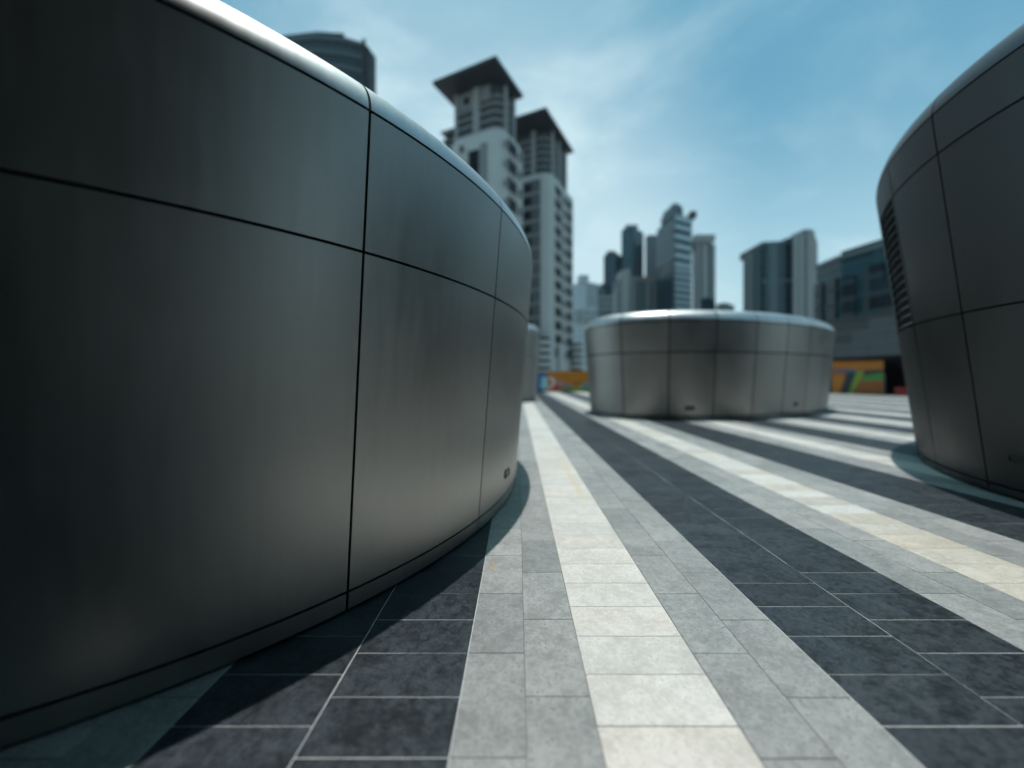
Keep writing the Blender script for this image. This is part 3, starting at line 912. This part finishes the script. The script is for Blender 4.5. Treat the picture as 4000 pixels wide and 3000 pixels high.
chain_tower('tower_block', 'hazy pale low block just right of the apartment towers', 'building',
            [(2238, 520), (2292, 505), (2345, 520)], 0, PZ(1100, 505), 30, G_PALE,
            roofs=[(2262, 2300, 500, 18, PZ(1100, 505), PZ(1078, 505), G_PALE, 'roof_block')],
            fins=[(1, (0.15, 0.5, 0.85), 3.0, 1.2, 0, PZ(1104, 505), M_CREAMB)])
chain_tower('tower_block', 'low pale terrace block right at the foot of the apartment towers', 'building',
            [(2243, 210), (2330, 204)], 0, PZ(1200, 205), 20, G_PALE,
            bands=[((0,), [PZ(y, 205) for y in (1226, 1252)], 1.2, 0.8, M_CREAMB)])
chain_tower('tower_block', 'narrow navy glass tower at the left end of the skyline cluster', 'tower',
            [(2361, 405), (2404, 392), (2434, 410)], 0, PZ(984, 392), 30, G_NAVY,
            fins=[(0, (0.03, 0.97), 1.4, 0.8, 0, PZ(984, 392), G_TEAL), (1, (0.5,), 6, 1.0, 0, PZ(1052, 392), M_SPAN2)],
            roofs=[(2374, 2404, 398, 12, PZ(984, 392), PZ(972, 392), G_NAVY, 'plant_room')])
chain_tower('tower_block', 'teal glass tower with sloping top left of the striped tower', 'tower',
            [(2427, 392), (2470, 380), (2514, 398)], 0, PZ(884, 380), 36, G_TEAL,
            fins=[(1, (0.25, 0.55, 0.85), 3.4, 0.8, 0, PZ(892, 385), M_SPAN2)],
            roofs=[(2446, 2492, 386, 16, PZ(884, 380), PZ(868, 380), M_SPAN2, 'plant_room')])
chain_tower('tower_block', 'slim grey-beige tower between the teal and the striped towers', 'tower',
            [(2521, 372), (2572, 372)], 0, PZ(922, 372), 30, G_GREY,
            fins=[(0, (0.12, 0.45, 0.8), 2.6, 0.9, 0, PZ(926, 372), M_GREYB)],
            roofs=[(2534, 2560, 374, 10, PZ(922, 372), PZ(914, 372), M_GREYB, 'plant_room')])
chain_tower('tower_block', 'beige mid-rise with ochre roof in front of the teal tower', 'building',
            [(2394, 302), (2424, 290), (2466, 286), (2566, 296)], 0, PZ(1088, 290), 30, G_GREY,
            bands=[((2,), [PZ(1098, 290)], 2.0, 1.2, M_CREAMB)],
            fins=[(1, (0.5,), 5.5, 1.0, 0, PZ(1056, 290), M_CREAMB), (2, (0.06, 0.62, 0.9), 2.4, 0.9, 0, PZ(1094, 290), M_CREAMB), (0, (0.4,), 4.6, .8, 0, PZ(1130, 296), M_CREAMB)],
            roofs=[(2426, 2466, 292, 14, PZ(1088, 290), PZ(1054, 290), M_CREAMB, 'stair_tower'), (2510, 2560, 300, 12, PZ(1088, 290), PZ(1066, 290), M_OCHRE, 'roof_block')])

chain_tower('tower_block', 'dark blue stepped block at the foot of the narrow navy tower', 'building',
            [(2334, 345), (2366, 338), (2398, 346)], 0, PZ(1122, 340), 24, G_NAVY,
            fins=[(0, (0.2, 0.7), 2.2, 0.7, 0, PZ(1128, 340), M_SPAN2)],
            roofs=[(2350, 2384, 343, 12, PZ(1122, 340), PZ(1104, 340), G_NAVY, 'plant_room')])
chain_tower('tower_block', 'small pale block with flat roof left of the beige mid-rise', 'building',
            [(2342, 252), (2396, 250)], 0, PZ(1152, 250), 18, G_GREY,
            bands=[((0,), [PZ(y, 250) for y in (1164, 1186, 1208)], 1.4, 0.7, M_CREAMB)])
# the striped tower
SY = 262.0
st_z = PZ(842, SY)
zs_hi = [PZ(y, SY) for y in (858, 892, 930, 968, 1004, 1040)]
zs_lo = [PZ(y, SY) for y in (1060, 1083, 1108, 1132, 1158, 1183, 1208)]
stt = chain_tower('office_tower', 'tallest skyline tower with pale horizontal stripes and projecting roof arm', 'tower',
            [(2566, SY + 26), (2636, SY), (2702, SY + 8)], 0, st_z, 34, G_STRIPE,
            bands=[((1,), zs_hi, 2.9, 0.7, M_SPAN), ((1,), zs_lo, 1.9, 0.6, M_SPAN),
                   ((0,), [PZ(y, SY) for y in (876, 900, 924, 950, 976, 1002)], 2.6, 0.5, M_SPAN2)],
            roofs=[(2640, 2700, SY + 8, 18, st_z, PZ(826, SY), G_STRIPE, 'upper_block')])
so = stt.location
def sp_(x, Y): return (PX(x, Y) - so.x, Y - so.y)
MB().prism([sp_(2582, SY + 23), sp_(2634, SY + 6), sp_(2668, SY + 11), sp_(2668, SY + 34), sp_(2582, SY + 36)], st_z + .01, PZ(796, SY)).build('crown', G_NAVY, stt)
MB().prism([sp_(2606, SY + 17), sp_(2634, SY + 8), sp_(2664, SY + 13), sp_(2664, SY + 32), sp_(2606, SY + 34)], PZ(796, SY) + .01, PZ(776, SY)).build('crown_step', G_STRIPE, stt)
MB().prism([sp_(2618, SY + 15), sp_(2636, SY + 10), sp_(2660, SY + 14), sp_(2660, SY + 30), sp_(2618, SY + 30)], PZ(776, SY) + .01, PZ(765, SY)).build('crown_top', M_DFIN, stt)
for z in (820, 796):
    MB().prism([sp_(2590, SY + 20), sp_(2634, SY + 4.5), sp_(2667, SY + 10.5), sp_(2667, SY + 12), sp_(2634, SY + 6.5), sp_(2590, SY + 22)], PZ(z, SY), PZ(z, SY) + 2.2).build('crown_band', M_SPAN2, stt)
m = MB().prism([sp_(2680, SY + 10), sp_(2700, SY + 10), sp_(2700, SY + 18), sp_(2680, SY + 18)], PZ(828, SY), PZ(808, SY),
               [sp_(2692, SY + 10), sp_(2720, SY + 10), sp_(2720, SY + 18), sp_(2692, SY + 18)])
m.build('roof_arm', M_DFIN, stt)
MB().prism([sp_(2694, SY + 9.6), sp_(2722, SY + 9.6), sp_(2722, SY + 18.4), sp_(2694, SY + 18.4)], PZ(808, SY), PZ(800, SY)).build('roof_arm', M_DFIN, stt)

chain_tower('tower_block', 'beige slab tower with heavy cornice right of the striped tower', 'tower',
            [(2706, 330), (2722, 316), (2788, 320)], 0, PZ(950, 318), 26, G_NAVY,
            fins=[(1, (0.04, 0.34, 0.5, 0.96), 3.0, 1.0, 0, PZ(952, 318), M_CREAMB), (1, (0.66, 0.8), 1.2, 0.6, 0, PZ(952, 318), M_GREYB)],
            roofs=[(2716, 2794, 312, 28, PZ(952, 318), PZ(926, 318), M_CREAMB, 'cornice')])
chain_tower('tower_block', 'small dark blue block peeping over the middle kiosk', 'building',
            [(2740, 230), (2794, 230)], 0, PZ(1172, 230), 14, G_NAVY, roofs=[(2752, 2780, 232, 6, PZ(1172, 230), PZ(1160, 230), G_NAVY, 'plant_room')])
chain_tower('tower_block', 'low grey block in the gap right of the skyline cluster', 'building',
            [(2798, 420), (2868, 420)], 0, PZ(1190, 420), 20, G_GREY, roofs=[(2815, 2850, 424, 10, PZ(1190, 420), PZ(1180, 420), G_GREY, 'plant_room')])

# right-hand glass slab with pale end piers
RY = 190.0
rt_z = PZ(940, RY)
chain_tower('office_tower', 'broad dark glass slab tower behind the middle kiosk, right half', 'tower',
            [(2903, RY + 22), (2916, RY + 10), (2978, RY + 2), (3100, RY)], 0, PZ(966, RY), 26, G_STRIPE,
            fins=[(1, (0.1, 0.38), 1.6, 0.7, 0, PZ(968, RY), M_GREYB), (1, (0.75,), 1.0, 0.6, 0, PZ(968, RY), M_SPAN2),
                  (2, (0.18, 0.28, 0.52, 0.66), 0.9, 0.6, 0, PZ(950, RY), M_SPAN2), (2, (0.38,), 1.8, 0.7, 0, PZ(948, RY), M_SPAN2), (0, (0.5,), 3.0, .6, 0, PZ(970, RY), M_GREYB)],
            bands=[((2,), [PZ(950, RY), PZ(1100, RY)], 1.2, 0.4, M_SPAN2)],
            roofs=[(2980, 3100, RY + 2, 20, PZ(966, RY), PZ(938, RY), G_STRIPE, 'upper_storey'), (3070, 3102, RY + 3, 10, PZ(938, RY), PZ(922, RY), G_NAVY, 'plant_room')])
chain_tower('office_tower', 'pale concrete end tower joined to the broad glass slab', 'tower',
            [(3101, RY - 4), (3178, RY - 8), (3194, RY + 10)], 0, PZ(924, RY), 20, M_GREYB,
            fins=[(0, (0.12, 0.36), 2.4, 0.9, 0, PZ(926, RY), M_CREAMB), (0, (0.62,), 1.2, 0.6, 0, PZ(926, RY), M_GREYB), (0, (0.86,), 2.6, 1.0, 0, PZ(926, RY), M_CREAMB)],
            roofs=[(3140, 3172, RY - 4, 10, PZ(924, RY), PZ(908, RY), M_SPAN2, 'plant_room')])

# long glass building above the podium
M_BAY = facade('dark_bay_glass', (0.010, 0.020, 0.026), (0.030, 0.048, 0.056), 3.4, 1.9, 0.3, 0.2)
kb = chain_tower('glass_building', 'long teal glass building with dark bays above the podium at right', 'building',
            [(3190, 95), (3284, 87), (3286, 83), (3455, 75), (3760, 63)], 0, PZ(1011, 87), 30, facade('teal_wall', (0.016, 0.050, 0.064), (0.026, 0.066, 0.080), 3.5, 1.5, 0.12, 0.12),
            fins=[(0, (0.15, 0.72), 2.6, 0.5, 0, PZ(1085, 88), M_BAY), (2, (0.13,), 1.5, 0.5, 0, PZ(1095, 84), M_BAY), (2, (0.28,), 1.5, 0.5, 0, PZ(1095, 84), M_BAY), (2, (0.70, 0.9), 1.9, 0.5, 0, PZ(1050, 79), M_BAY), (3, (0.1, 0.25, 0.4, 0.7), 1.9, 0.5, 0, 20, M_BAY)],
            bands=[((0,), [PZ(1011, 87)], 0.8, 0.4, M_GREYB), ((2, 3), [PZ(1011, 87) - 1.2], 0.7, 0.35, M_GREYB)])
ko = kb.location
def kp(x, Y): return (PX(x, Y) - ko.x, Y - ko.y)
MB().prism([kp(3286, 83), kp(3455, 75), kp(3760, 63), kp(3760, 95), kp(3286, 112)], PZ(1011, 87) + .01, PZ(988, 83) + .3).build('upper_storey', M_SPAN2, kb)

# ------------------------------------------------------------------ added light blocker around the viewpoint: darkens metal reflections, shades near ground
M_BLOCKER = plain('blocker_dark', (0.035, 0.037, 0.04), 0.45)
M_BLOCKER_SLAB = plain('blocker_slab_dark', (0.05, 0.05, 0.05), 0.7)
eb = empty('light_blocker', (4, -16, 0))
tag(eb, 'added dark L-shaped light blocker with overhead slab around the viewpoint, out of frame', 'building')
EO = (4, -16, 0)
MB(EO).prism([(-44, -44), (30, -44), (30, -12), (-16, -12), (-16, 11), (-44, 11)], 0, 26).build('block', M_BLOCKER, eb)
MB(EO).prism([(-15.98, -11.98), (4.3, -11.98), (4.3, 1.7), (-15.98, 1.7)], 5.6, 6.4).build('shade_slab', M_BLOCKER_SLAB, eb)  # added overhead slab, keeps sun and sky off the ground by the camera
for x, y in ((-10, -5), (-4, -5), (2, -5), (-13, -1.5), (3.2, -2.2)):
    MB(EO).prism([(x - .3, y - .3), (x + .3, y - .3), (x + .3, y + .3), (x - .3, y + .3)], 0, 5.59).build('column', M_BLOCKER, eb)
for x in range(-15, 30, 3):
    MB(EO).prism([(x + .08, -12), (x + 2.92, -12), (x + 2.92, -11.9), (x + .08, -11.9)], 0.2, 5.3).build('glass_panel', M_GLASS_D, eb)
for y in range(-11, 10, 3):
    MB(EO).prism([(-16, y + .08), (-15.9, y + .08), (-15.9, y + 2.92), (-16, y + 2.92)], 0.2, 5.3).build('glass_panel', M_GLASS_D, eb)

# ------------------------------------------------------------------ humid air
hm = bpy.data.materials.new('haze_air')
hm.use_nodes = True
hn = hm.node_tree
hn.nodes.clear()
ho = hn.nodes.new('ShaderNodeOutputMaterial')
hv = hn.nodes.new('ShaderNodeVolumePrincipled')
hv.inputs['Color'].default_value = (0.62, 0.86, 1.0, 1)
hv.inputs['Density'].default_value = 0.00009
hv.inputs['Anisotropy'].default_value = 0.2
hn.links.new(hv.outputs[0], ho.inputs['Volume'])
hb = MB().prism([(-910, -130), (910, -130), (910, 1310), (-910, 1310)], -1.05, 150).build('haze', hm)
tag(hb, kind='stuff')
